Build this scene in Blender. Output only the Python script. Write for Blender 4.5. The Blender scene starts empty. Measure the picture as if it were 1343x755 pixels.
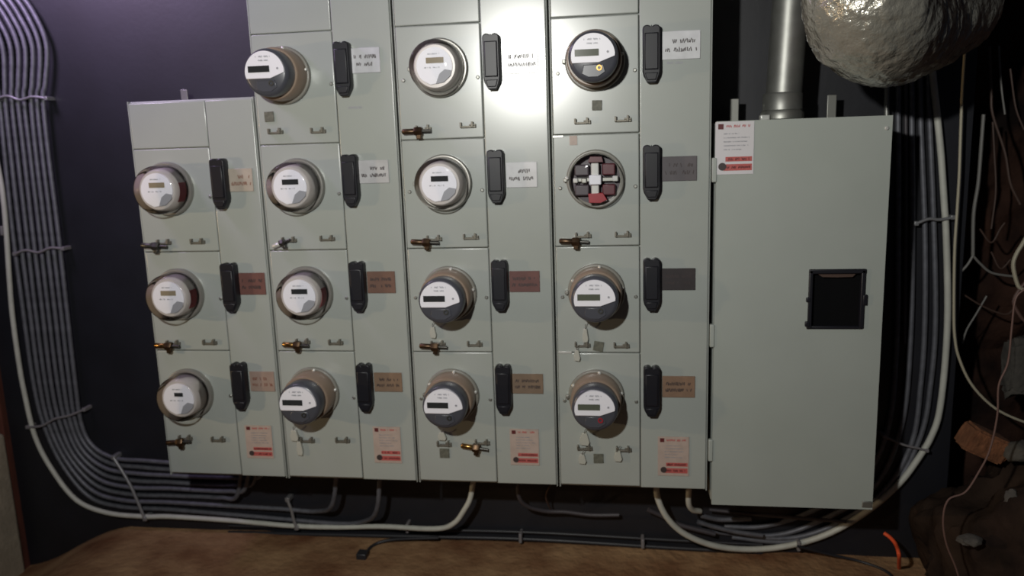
import bpy, bmesh, math, random
import numpy as np
from mathutils import Vector, Matrix

scene = bpy.context.scene
COL = scene.collection
R = random.Random(11)

# ------------------------------------------------------------------ camera, world, lights, exposure
FPX = 1040.0
CAM = np.array([0.39279, -2.3715, -0.30973])
YAW, PITCH, ROLL = -0.147468, -0.181748, -0.033157
cy, sy, cp, sp, cr, sr = math.cos(YAW), math.sin(YAW), math.cos(PITCH), math.sin(PITCH), math.cos(ROLL), math.sin(ROLL)
FWD = np.array([sy * cp, cy * cp, sp])
_r = np.array([cy, -sy, 0.0]); _u = np.cross(_r, FWD)
RIGHT, UP = cr * _r + sr * _u, -sr * _r + cr * _u
cd = bpy.data.cameras.new('camera'); cam = bpy.data.objects.new('camera', cd); COL.objects.link(cam)
cd.sensor_width = 36; cd.lens = FPX * 36 / 1343; cd.dof.use_dof = True; cd.dof.focus_distance = 1.95; cd.dof.aperture_fstop = 2.2; cd.clip_start = 0.02; cd.clip_end = 60
m = Matrix.Identity(4)
for i in range(3):
    m[i][0], m[i][1], m[i][2], m[i][3] = RIGHT[i], UP[i], -FWD[i], CAM[i]
cam.matrix_world = m
scene.camera = cam

world = bpy.data.worlds.new('world'); scene.world = world; world.use_nodes = True
world.node_tree.nodes['Background'].inputs[0].default_value = (0.5, 0.6, 0.85, 1)
world.node_tree.nodes['Background'].inputs[1].default_value = 0.022

def lamp(name, loc, power, color, radius, kind='POINT', target=None, spot=None, blend=0.5):
    l = bpy.data.lights.new(name, kind); l.energy = power; l.color = color; l.shadow_soft_size = radius
    o = bpy.data.objects.new(name, l); COL.objects.link(o); o.location = loc
    if target is not None:
        o.rotation_euler = (Vector(target) - Vector(loc)).to_track_quat('-Z', 'Y').to_euler()
    if spot: l.spot_size = math.radians(spot); l.spot_blend = blend
    return o
lamp('torch_light', (-0.17, -2.32, 0.14), 152, (1.0, 0.995, 0.945), 0.035, 'SPOT', (-0.05, 0, 0.05), 150, 1.0)                       # hand torch up and left of the camera
lamp('warm_work_lamp', (-3.9, -1.8, -0.45), 110, (1.0, 0.72, 0.42), 0.04, 'SPOT', (0.15, 0, -0.75), 29, 0.5)                       # bulb away to the left
lamp('violet_haze_fill', (-1.85, -0.36, 0.92), 135, (0.80, 0.60, 1.0), 0.25, 'SPOT', (-1.45, 0.36, 0.62), 125, 1.0)                            # added unseen light, imitates violet lens haze over the board's upper left

vs = scene.view_settings
vs.view_transform = 'Standard'; vs.look = 'None'; vs.gamma = 1; vs.use_curve_mapping = False; vs.exposure = 0.0

# ------------------------------------------------------------------ helpers
def at(u, v, y):
    """the point where the photograph's pixel meets the vertical plane at depth y"""
    d = RIGHT * (u - 671.5) / FPX - UP * (v - 377.5) / FPX + FWD
    return Vector(CAM + d * ((y - CAM[1]) / d[1]))
def at_floor(u, v, z):
    d = RIGHT * (u - 671.5) / FPX - UP * (v - 377.5) / FPX + FWD
    return Vector(CAM + d * ((z - CAM[2]) / d[2]))
def mpp(p):
    return float((np.array(p) - CAM) @ FWD) / FPX

def srgb(r, g, b):
    f = lambda c: (c / 255 / 12.92) if c <= 10.31 else ((c / 255 + 0.055) / 1.055) ** 2.4
    return (f(r), f(g), f(b), 1)

def mat(name, col, rough=0.5, metal=0.0, spec=0.5, noise=0.0, nscale=8.0, bump=0.0, bscale=60.0, col2=None, coat=0.0, stretch=None, ramp=(0.35, 0.65)):
    mt = bpy.data.materials.new(name); mt.use_nodes = True
    nt = mt.node_tree; b = nt.nodes['Principled BSDF']
    b.inputs['Base Color'].default_value = col
    b.inputs['Roughness'].default_value = rough
    b.inputs['Metallic'].default_value = metal
    b.inputs['Specular IOR Level'].default_value = spec
    if coat: b.inputs['Coat Weight'].default_value = coat; b.inputs['Coat Roughness'].default_value = 0.1
    if noise or bump or col2:
        tc = nt.nodes.new('ShaderNodeTexCoord')
        src = tc.outputs['Object']
        if stretch:
            mp = nt.nodes.new('ShaderNodeMapping'); mp.inputs['Scale'].default_value = stretch
            nt.links.new(src, mp.inputs['Vector']); src = mp.outputs['Vector']
    if noise or col2:
        n = nt.nodes.new('ShaderNodeTexNoise'); n.inputs['Scale'].default_value = nscale; n.inputs['Detail'].default_value = 6
        nt.links.new(src, n.inputs['Vector'])
        rp = nt.nodes.new('ShaderNodeValToRGB')
        c2 = col2 if col2 else tuple(c * (1 - noise) for c in col[:3]) + (1,)
        rp.color_ramp.elements[0].position = ramp[0]; rp.color_ramp.elements[1].position = ramp[1]
        rp.color_ramp.elements[0].color = c2; rp.color_ramp.elements[1].color = col
        nt.links.new(n.outputs['Fac'], rp.inputs['Fac']); nt.links.new(rp.outputs['Color'], b.inputs['Base Color'])
    if bump:
        n2 = nt.nodes.new('ShaderNodeTexNoise'); n2.inputs['Scale'].default_value = bscale; n2.inputs['Detail'].default_value = 4
        nt.links.new(src, n2.inputs['Vector'])
        bp = nt.nodes.new('ShaderNodeBump'); bp.inputs['Strength'].default_value = bump; bp.inputs['Distance'].default_value = 0.01
        nt.links.new(n2.outputs['Fac'], bp.inputs['Height']); nt.links.new(bp.outputs['Normal'], b.inputs['Normal'])
        if coat: nt.links.new(bp.outputs['Normal'], b.inputs['Coat Normal'])
    return mt

def clear_mat(name, tint=(1, 1, 1, 1), rough=0.03, ior=1.45):
    """thin clear polycarbonate: transparent, with a fresnel reflection"""
    mt = bpy.data.materials.new(name); mt.use_nodes = True; nt = mt.node_tree
    for n in list(nt.nodes): nt.nodes.remove(n)
    out = nt.nodes.new('ShaderNodeOutputMaterial'); mx = nt.nodes.new('ShaderNodeMixShader')
    tr = nt.nodes.new('ShaderNodeBsdfTransparent'); gl = nt.nodes.new('ShaderNodeBsdfGlossy'); fr = nt.nodes.new('ShaderNodeFresnel')
    tr.inputs['Color'].default_value = tint; gl.inputs['Roughness'].default_value = rough; fr.inputs['IOR'].default_value = ior
    nt.links.new(fr.outputs[0], mx.inputs[0]); nt.links.new(tr.outputs[0], mx.inputs[1]); nt.links.new(gl.outputs[0], mx.inputs[2])
    nt.links.new(mx.outputs[0], out.inputs['Surface'])
    return mt

class MB:
    """collects shapes into one mesh"""
    def __init__(s):
        s.bm = bmesh.new(); s.fl = s.bm.faces.layers.int.new('flat')
    def box(s, lo, hi, bev=0.0, seg=2, rot=0.0):
        lo, hi = Vector(lo), Vector(hi); c = (lo + hi) / 2; d = hi - lo
        g = bmesh.ops.create_cube(s.bm, size=1.0)['verts']
        Rm = Matrix.Rotation(rot, 3, 'Y')
        for v in g: v.co = c + Rm @ Vector((v.co.x * d.x, v.co.y * d.y, v.co.z * d.z))
        if bev:
            es = list({e for v in g for e in v.link_edges})
            made = set(bmesh.ops.bevel(s.bm, geom=es, offset=bev, segments=seg, affect='EDGES', profile=0.5)['faces'])
            for f in {f for q in made for e in q.edges for f in e.link_faces} - made: f[s.fl] = 1
        return s
    def prism(s, pts, y0, y1, bev=0.0):
        """front outline pts (x, z), from depth y0 (front, nearer the camera) to y1 (back)"""
        a = sum(pts[i][0] * pts[(i + 1) % len(pts)][1] - pts[(i + 1) % len(pts)][0] * pts[i][1] for i in range(len(pts)))
        if a < 0: pts = pts[::-1]
        f = [s.bm.verts.new((x, y0, z)) for x, z in pts]; b = [s.bm.verts.new((x, y1, z)) for x, z in pts]
        top = s.bm.faces.new(f); s.bm.faces.new(b[::-1]); n = len(pts)
        for i in range(n): s.bm.faces.new([f[(i + 1) % n], f[i], b[i], b[(i + 1) % n]])
        if bev:
            made = set(bmesh.ops.bevel(s.bm, geom=list(top.edges), offset=bev, segments=2, affect='EDGES', profile=0.5)['faces'])
            for fc in {fc for q in made for e in q.edges for fc in e.link_faces} - made:
                if len(fc.verts) > 4 or abs(fc.normal.y) > .99: fc[s.fl] = 1
        return s
    def lathe(s, prof, c=(0, 0, 0), axis='Y', seg=40, cap=True):
        """prof: (radius, position along axis)"""
        c = Vector(c); rings = []
        for r, h in prof:
            ring = []
            for k in range(seg):
                t = 2 * math.pi * k / seg; x, z = r * math.cos(t), r * math.sin(t)
                p = Vector((x, h, z)) if axis == 'Y' else (Vector((x, z, h)) if axis == 'Z' else Vector((h, x, z)))
                ring.append(s.bm.verts.new(c + p))
            rings.append(ring)
        for a, b in zip(rings, rings[1:]):
            for k in range(seg):
                j = (k + 1) % seg; s.bm.faces.new([a[k], a[j], b[j], b[k]])
        if cap:
            for ring in (rings[0], rings[-1]):
                s.bm.faces.new(ring)[s.fl] = 1
        bmesh.ops.recalc_face_normals(s.bm, faces=s.bm.faces)
        return s
    def rod(s, p, q, r, r2=None, seg=10):
        return s.tube([p, q], r, seg, smooth=False, r2=r2)
    def tube(s, pts, r, seg=10, smooth=True, sub=6, r2=None, rib=0.0):
        P = [Vector(p) for p in pts]
        if smooth and len(P) > 2:
            Q = []
            E = [P[0] * 2 - P[1]] + P + [P[-1] * 2 - P[-2]]
            for i in range(1, len(E) - 2):
                for k in range(sub):
                    t = k / sub; a, b, c2, d = E[i - 1], E[i], E[i + 1], E[i + 2]
                    Q.append(0.5 * ((2 * b) + (c2 - a) * t + (2 * a - 5 * b + 4 * c2 - d) * t * t + (3 * b - a - 3 * c2 + d) * t ** 3))
            P = Q + [P[-1]]
        n = len(P); rings = []; N = None
        for i, p in enumerate(P):
            T = (P[min(i + 1, n - 1)] - P[max(i - 1, 0)]).normalized()
            if N is None:
                N = T.orthogonal().normalized()
            N = (N - T * N.dot(T)).normalized(); B = T.cross(N)
            f = i / (n - 1); rr = r if r2 is None else r + (r2 - r) * f
            if callable(rr): rr = rr(f)
            if rib and i % 2: rr *= 1 - rib
            rings.append([s.bm.verts.new(p + (N * math.cos(2 * math.pi * k / seg) + B * math.sin(2 * math.pi * k / seg)) * rr) for k in range(seg)])
        for a, b in zip(rings, rings[1:]):
            for k in range(seg):
                j = (k + 1) % seg; s.bm.faces.new([a[k], a[j], b[j], b[k]])
        s.bm.faces.new(rings[0][::-1]); s.bm.faces.new(rings[-1])
        return s
    def mesh(s, name, material, origin=(0, 0, 0), sharp=50, flat=False):
        for f in s.bm.faces: f.smooth = not (flat or f[s.fl])
        bmesh.ops.recalc_face_normals(s.bm, faces=s.bm.faces)
        o = Vector(origin)
        if o.length: bmesh.ops.translate(s.bm, verts=s.bm.verts, vec=-o)
        me = bpy.data.meshes.new(name); s.bm.to_mesh(me); s.bm.free()
        me.materials.append(material)
        if not flat:
            sm = np.zeros(len(me.polygons), dtype=bool); me.polygons.foreach_get('use_smooth', sm)
            me.set_sharp_from_angle(angle=math.radians(sharp)); me.polygons.foreach_set('use_smooth', sm)
        return me
def link(name, me, parent=None, loc=(0, 0, 0), rot=None):
    o = bpy.data.objects.new(name, me); COL.objects.link(o); o.location = loc
    if rot: o.rotation_euler = rot
    if parent is not None: o.parent = parent
    return o
def tag(o, label=None, cat=None, group=None, kind=None):
    if label: o['label'] = label
    if cat: o['category'] = cat
    if group: o['group'] = group
    if kind: o['kind'] = kind
    return o
def thing(name, loc, label, cat, group=None):
    return tag(link(name, None, None, loc), label, cat, group)
def part(name, mb, material, parent, origin=None, label=None, flat=False):
    """a part whose shapes were given in world coordinates: shifted to its thing's origin"""
    o = link(name, mb.mesh(name, material, origin if origin is not None else (0, 0, 0), flat=flat), parent)
    if label: o['label'] = label
    return o
def single(name, mb, material, origin, label, cat, group=None, flat=False):
    return tag(link(name, mb.mesh(name, material, origin, flat=flat), None, origin), label, cat, group)
def structure(name, mb, material, flat=False, label=None):
    o = link(name, mb.mesh(name, material, flat=flat)); o['kind'] = 'structure'
    if label: o['label'] = label
    return o
def strokes(mb, x0, x1, z, h, y, rnd, gap=0.25, wt=0.16):
    """a line of small letter-like strokes: writing too blurred in the photograph to read"""
    x = x0
    while x < x1:
        if rnd.random() < 0.12: x += h * 0.7; continue
        t = h * 0.2; hh = h * rnd.uniform(0.6, 1.0); zz = z + (h - hh) * rnd.random()
        b0 = len(mb.bm.verts)
        mb.box((x, y, zz), (x + t, y + 0.0006, zz + hh), rot=rnd.uniform(-0.35, 0.35))
        x += h * rnd.uniform(0.26, 0.42)

# ------------------------------------------------------------------ materials
M = {}
M['panel'] = mat('grey_enamel', srgb(164, 169, 164), rough=0.25, spec=0.9, noise=0.05, nscale=5)
M['panel_body'] = mat('grey_enamel_body', srgb(160, 165, 160), rough=0.45)
M['cab'] = mat('cabinet_enamel', srgb(160, 166, 160), rough=0.5, noise=0.05, nscale=5)
M['black'] = mat('black_plastic', srgb(24, 24, 30), rough=0.42, spec=0.4)
M['black_matt'] = mat('black_void', srgb(10, 10, 12), rough=0.8, spec=0.1)
M['ring'] = mat('zinc_ring', srgb(150, 148, 142), rough=0.35, metal=0.5)
M['ring_grey'] = mat('painted_ring', srgb(128, 126, 118), rough=0.35)
M['clear'] = clear_mat('clear_cover', rough=0.04, ior=1.22)
M['tan'] = mat('tan_base', srgb(138, 120, 104), rough=0.35)
M['dark_cap'] = mat('dark_grey_cap', srgb(72, 73, 80), rough=0.3)
M['white'] = mat('white_faceplate', srgb(230, 229, 236), rough=0.4)
M['lcd'] = mat('lcd_grey_green', srgb(88, 92, 80), rough=0.15)
M['lcd_dark'] = mat('lcd_dark', srgb(48, 49, 50), rough=0.15)
M['lcd_amber'] = mat('lcd_tan', srgb(140, 128, 106), rough=0.2)
M['grey_print'] = mat('grey_print', srgb(150, 150, 156), rough=0.5)
M['can'] = mat('meter_can', srgb(192, 186, 182), rough=0.3, metal=0.15)
M['red'] = mat('red_label', srgb(150, 38, 48), rough=0.4)
M['maroon'] = mat('maroon_plastic', srgb(92, 48, 54), rough=0.35)
M['socket'] = mat('socket_dark', srgb(70, 62, 68), rough=0.4)
M['pale_plastic'] = mat('pale_plastic', srgb(200, 200, 195), rough=0.35)
M['brass'] = mat('brass', srgb(172, 134, 78), rough=0.28, metal=1.0, noise=0.4, nscale=60)
M['bronze'] = mat('bronze', srgb(98, 78, 60), rough=0.38, metal=0.9, noise=0.4, nscale=60)
M['steel'] = mat('dull_steel', srgb(150, 150, 144), rough=0.45, metal=0.8)
M['hasp'] = mat('dull_hasp', srgb(118, 114, 104), rough=0.5, metal=0.5)
M['dark_steel'] = mat('dark_steel', srgb(85, 84, 80), rough=0.4, metal=0.8)
M['zinc'] = mat('galvanised_pipe', srgb(150, 150, 145), rough=0.45, metal=0.75, noise=0.2, nscale=20)
M['seal'] = mat('translucent_seal', srgb(175, 175, 165), rough=0.3)
M['tag'] = mat('grey_tag', srgb(104, 104, 92), rough=0.6, noise=0.35, nscale=120)
M['paper'] = mat('sticker_paper', srgb(205, 202, 205), rough=0.45)
M['paper_aged'] = mat('aged_sticker', srgb(178, 160, 150), rough=0.5, noise=0.1, nscale=50)
M['ink_red'] = mat('red_ink', srgb(178, 88, 84), rough=0.5)
M['ink_dark'] = mat('dark_ink', srgb(60, 50, 50), rough=0.5)
M['ink_brown'] = mat('brown_ink', srgb(128, 88, 74), rough=0.5)
M['ink_maroon'] = mat('maroon_ink', srgb(90, 34, 36), rough=0.5)
M['board'] = mat('dark_blue_board', srgb(24, 25, 32), rough=0.52, spec=0.6, noise=0.3, nscale=6, bump=0.03, bscale=60)
M['dirt'] = mat('dirt_floor', srgb(172, 138, 102), rough=0.95, spec=0.1, nscale=4.5, col2=srgb(110, 72, 50), bump=0.9, bscale=30, ramp=(0.3, 0.7))
M['earth'] = mat('earth_wall', srgb(66, 46, 38), rough=0.98, spec=0.05, nscale=5, col2=srgb(26, 21, 20), bump=1.0, bscale=22, ramp=(0.35, 0.7))
M['mound'] = mat('earth_mound', srgb(60, 47, 39), rough=0.98, spec=0.05, nscale=6, col2=srgb(30, 24, 21), bump=1.0, bscale=22, ramp=(0.35, 0.7))
M['beige'] = mat('beige_concrete', srgb(170, 158, 140), rough=0.9, spec=0.1, noise=0.2, nscale=12, bump=0.3)
M['redwood'] = mat('reddish_timber', srgb(96, 50, 38), rough=0.8, noise=0.4, nscale=8, stretch=(6, 6, 0.7))
M['cable'] = mat('grey_armoured_cable', srgb(108, 109, 116), rough=0.5, metal=0.3, noise=0.25, nscale=40)
M['cable_dark'] = mat('dark_cable', srgb(66, 62, 66), rough=0.5)
M['cable_white'] = mat('white_cable', srgb(196, 196, 186), rough=0.5, noise=0.15, nscale=20)
M['cable_black'] = mat('black_cable', srgb(40, 40, 44), rough=0.45)
M['strap'] = mat('galvanised_strap', srgb(160, 160, 162), rough=0.4, metal=0.6)
M['strap_dark'] = mat('grey_strap', srgb(120, 116, 118), rough=0.5)
M['orange'] = mat('orange_cable', srgb(225, 88, 50), rough=0.45)
M['foil'] = mat('foil_jacket', srgb(164, 160, 148), rough=0.3, metal=0.5, noise=0.15, nscale=14, bump=1.0, bscale=34, coat=1.0)
M['brick'] = mat('weathered_brick', srgb(136, 88, 58), rough=0.95, noise=0.4, nscale=25, bump=0.6, bscale=60)
M['stone'] = mat('grey_stone', srgb(84, 80, 74), rough=0.95, noise=0.3, nscale=20, bump=0.6, bscale=40)
M['wire_pale'] = mat('pale_wire', srgb(176, 168, 146), rough=0.5)
M['wire_grey'] = mat('grey_wire', srgb(110, 108, 104), rough=0.5)
M['wire_pink'] = mat('dull_pink_wire', srgb(98, 74, 66), rough=0.6)
M['wire_brown'] = mat('brown_wire', srgb(70, 52, 44), rough=0.6)
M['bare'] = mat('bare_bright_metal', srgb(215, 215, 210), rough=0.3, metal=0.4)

# ------------------------------------------------------------------ setting
BY = 0.355                 # face of the dark board behind the panels
FZ = -1.785               # floor level at the board
XB0 = at(18, 600, BY).x   # left edge of the board
XB1 = 1.47
b = MB(); b.box((XB0, BY, FZ - 0.35), (XB1, BY + 0.03, 1.6)); structure('wall_back', b, M['board'], flat=True)

def heightfield(x0, x1, y0, y1, nx, ny, fn):
    s = MB(); V = [[s.bm.verts.new(fn(x0 + (x1 - x0) * i / nx, y0 + (y1 - y0) * j / ny)) for i in range(nx + 1)] for j in range(ny + 1)]
    for j in range(ny):
        for i in range(nx): s.bm.faces.new([V[j][i], V[j][i + 1], V[j + 1][i + 1], V[j + 1][i]])
    return s
from mathutils import noise as mn
def fbm(x, y, z=0, s=1.0): return mn.fractal(Vector((x * s, y * s, z * s)), 0.9, 2.0, 5)
def floor_pt(x, y):
    h = 0.018 * fbm(x, y, 0, 2.3) + 0.008 * fbm(x, y, 3, 9)
    e = max(0.0, min(1.0, (y - 0.30) / 0.3)); h *= 1 - 0.7 * max(0.0, min(1.0, (y + 0.3) / 0.6))
    q = max(0.0, min(1.0, (-1.58 - x) / 0.55)); h -= 0.20 * q * q * (3 - 2 * q)      # the ground drops away at the left end of the board
    return Vector((x, y, FZ + h))
s_ = heightfield(-6.5, 3.4, -3.4, 1.3, 200, 100, floor_pt); structure('floor', s_, M['dirt'])
def earth_pt(x, z):
    return Vector((x, 0.66 + 0.10 * fbm(x, z, 1, 2.2) + 0.05 * fbm(x, z, 5, 7) - 0.05 * (x - 1.4), z))
s_ = heightfield(1.30, 3.2, FZ - 0.3, 1.7, 60, 110, earth_pt); structure('wall_right', s_, M['earth'])
# left: reddish timber edge and the wall it stands against
b = MB(); b.box((XB0 - 0.09, BY - 0.03, FZ - 0.35), (XB0, BY + 0.04, 1.6), 0.004); structure('trim_1', b, M['redwood'], label='reddish timber upright at the left edge of the board')
b = MB(); b.box((-6.5, BY + 0.02, FZ - 0.35), (XB0 - 0.09, BY + 0.08, 1.6)); structure('wall_left', b, M['redwood'], flat=True)
p_ = at(30, 650, BY - 0.06)
b = MB(); zt = at(0, 588, BY - 0.2).z
b.box((XB0 - 0.75, BY - 0.42, FZ - 0.35), (XB0 + 0.012, BY - 0.032, zt), 0.02, 3)
single('concrete_footing', b, M['beige'], (XB0 - 0.37, BY - 0.2, FZ), 'low pale beige concrete block at the left end of the dark board', 'footing')

# ------------------------------------------------------------------ meter columns
XE = [-1.1718, -0.7431, -0.2905, 0.1706, 0.6354]
XH = [-0.8719, -0.4447, 0.0061, 0.4626]        # handle centre lines
ZB = -1.3966
PIT = 0.33
TOPZ = 0.62
ZT1 = at(250, 130, 0).z                          # top of the short first column
COLNAME = ['first (shortest) meter column', 'second meter column', 'third meter column', 'fourth meter column']

def handle_outline(w, h):
    a = w / 2
    pts = []
    for k in range(7):
        t = math.pi * k / 6; pts.append((a * 0.5 + a * 0.5 * math.cos(t), -0.010 + 0.010 * math.sin(t)))
    for k in range(7):
        t = math.pi * k / 6; pts.append((-a * 0.5 + a * 0.5 * math.cos(t), -0.010 + 0.010 * math.sin(t)))
    pts += [(-a, -h * 0.80), (-a * 0.9, -h * 0.87), (-a * 0.52, -h * 0.975), (-a * 0.4, -h), (a * 0.4, -h), (a * 0.52, -h * 0.975), (a * 0.9, -h * 0.87), (a, -h * 0.80)]
    out = []
    for p in pts:
        if not out or (abs(p[0] - out[-1][0]) + abs(p[1] - out[-1][1])) > 1e-5: out.append(p)
    return out
_hm = MB().prism(handle_outline(0.049, 0.158), -0.030, 0.0, 0.003).mesh('breaker_handle', M['black'])
_lm = MB().prism([(-0.019, -0.022), (0.019, -0.022), (0.019, -0.122), (-0.019, -0.122)], -0.035, -0.029, 0.003).mesh('handle_plate', M['black'])
_gm = MB().prism([(-0.018, -0.130), (0.018, -0.130), (0.012, -0.150), (-0.012, -0.150)], -0.034, -0.029, 0.002).mesh('latch', M['black'])
def hasp_mesh():
    s = MB()
    s.box((-0.027, -0.010, -0.004), (0.027, 0.0, 0.003), 0.001)
    s.box((-0.027, -0.014, -0.003), (-0.021, 0.0, 0.016), 0.001)
    s.box((0.012, -0.014, -0.003), (0.019, 0.0, 0.018), 0.001)
    s.box((0.004, -0.008, 0.003), (0.027, 0.0, 0.009), 0.001)
    me = s.mesh('seal_hasp', M['hasp']); me.transform(Matrix.Diagonal((.88, 1, .8, 1))); return me
_hasp = hasp_mesh()
_screw = MB().lathe([(0.0055, 0.0), (0.0055, -0.0025), (0.0035, -0.004)], seg=12).mesh('screw', M['steel'])

_screw_b = _screw.copy(); _screw_b.materials[0] = M['bare']
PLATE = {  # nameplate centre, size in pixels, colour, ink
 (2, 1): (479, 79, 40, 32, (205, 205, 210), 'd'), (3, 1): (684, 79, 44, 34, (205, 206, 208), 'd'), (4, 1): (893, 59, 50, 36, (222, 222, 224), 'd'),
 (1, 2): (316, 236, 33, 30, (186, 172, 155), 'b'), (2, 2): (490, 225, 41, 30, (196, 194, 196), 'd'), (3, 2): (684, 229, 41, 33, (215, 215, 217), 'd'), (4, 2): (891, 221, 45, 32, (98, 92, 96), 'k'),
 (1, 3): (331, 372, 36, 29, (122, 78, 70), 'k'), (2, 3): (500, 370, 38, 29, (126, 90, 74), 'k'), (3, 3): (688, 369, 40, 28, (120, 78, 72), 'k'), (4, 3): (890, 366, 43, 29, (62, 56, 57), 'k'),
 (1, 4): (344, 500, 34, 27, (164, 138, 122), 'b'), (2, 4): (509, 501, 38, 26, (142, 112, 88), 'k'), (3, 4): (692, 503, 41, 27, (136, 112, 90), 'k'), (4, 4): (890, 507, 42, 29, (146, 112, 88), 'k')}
HASP = {  # left and right hasp pixels
 (2, 1): [(362, 174), (418, 173)], (3, 1): [(556, 170), (614, 166)], (4, 1): [(764, 161), (817, 158)],
 (1, 2): [(216, 319), (260, 318)], (2, 2): [(380, 316), (430, 314)], (3, 2): [(570, 314), (618, 312)], (4, 2): [(765, 310), (817, 309)],
 (1, 3): [(228, 451), (276, 450)], (2, 3): [(398, 449), (441, 450)], (3, 3): [(575, 452), (623, 452)], (4, 3): [(764, 453), (815, 454)],
 (1, 4): [(244, 575), (287, 577)], (2, 4): [(404, 578), (450, 578)], (3, 4): [(583, 583), (633, 581)], (4, 4): [(767, 588), (818, 590)]}
STICK = {1: (340, 579), 2: (508, 583), 3: (688, 586), 4: (883, 598)}
STICK_SIZE = {1: (37, 45), 2: (37, 50), 3: (38, 50), 4: (40, 54)}

def sticker(parent, org, px, py, w, h, paper, rnd):
    """warning sticker: header emblem and line, grey text, two red bands with a round dark sign"""
    c = at(px, py, -0.004); k = mpp(c); W, H = w * k, h * k
    y = -0.0052
    b = MB(); b.box((c.x - W / 2, y, c.z - H / 2), (c.x + W / 2, -0.0038, c.z + H / 2))
    st = part('warning_sticker', b, paper, parent, org, flat=True)
    x0, z0 = c.x - W / 2, c.z - H / 2; yy = y - 0.0006
    b = MB(); b.box((x0 + W * .07, yy, z0 + H * .86), (x0 + W * .21, yy + .0008, z0 + H * .96)); part('emblem', b, M['ink_maroon'], st, org, flat=True)
    b = MB(); strokes(b, x0 + W * .28, x0 + W * .90, z0 + H * .885, H * .055, yy, rnd); part('red_header_line', b, M['ink_red'], st, org, flat=True)
    b = MB()
    for q in range(5): strokes(b, x0 + W * .22, x0 + W * rnd.uniform(.6, .9), z0 + H * (.76 - .075 * q), H * .025, yy, rnd)
    part('small_print', b, M['grey_print'], st, org, flat=True)
    b = MB(); b.box((x0 + W * .27, yy, z0 + H * .245), (x0 + W * .96, yy + .0008, z0 + H * .335)); b.box((x0 + W * .22, yy, z0 + H * .07), (x0 + W * .96, yy + .0008, z0 + H * .195))
    part('red_band', b, M['ink_red'], st, org, flat=True)
    b = MB(); strokes(b, x0 + W * .29, x0 + W * .93, z0 + H * .262, H * .055, yy - .0006, rnd); strokes(b, x0 + W * .30, x0 + W * .93, z0 + H * .105, H * .055, yy - .0006, rnd)
    part('band_lettering', b, M['ink_maroon'], st, org, flat=True)
    b = MB(); b.lathe([(H * .075, yy - .0012), (H * .075, yy + .0008)], (x0 + W * .19, 0, z0 + H * .15), seg=16); part('round_sign', b, M['ink_dark'], st, org)
    return st

plate_m = {}
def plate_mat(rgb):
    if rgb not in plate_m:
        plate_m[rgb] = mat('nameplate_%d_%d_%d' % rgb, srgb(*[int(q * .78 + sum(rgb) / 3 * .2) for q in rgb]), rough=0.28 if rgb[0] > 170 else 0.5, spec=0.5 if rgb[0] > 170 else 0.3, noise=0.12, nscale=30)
    return plate_m[rgb]

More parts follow.
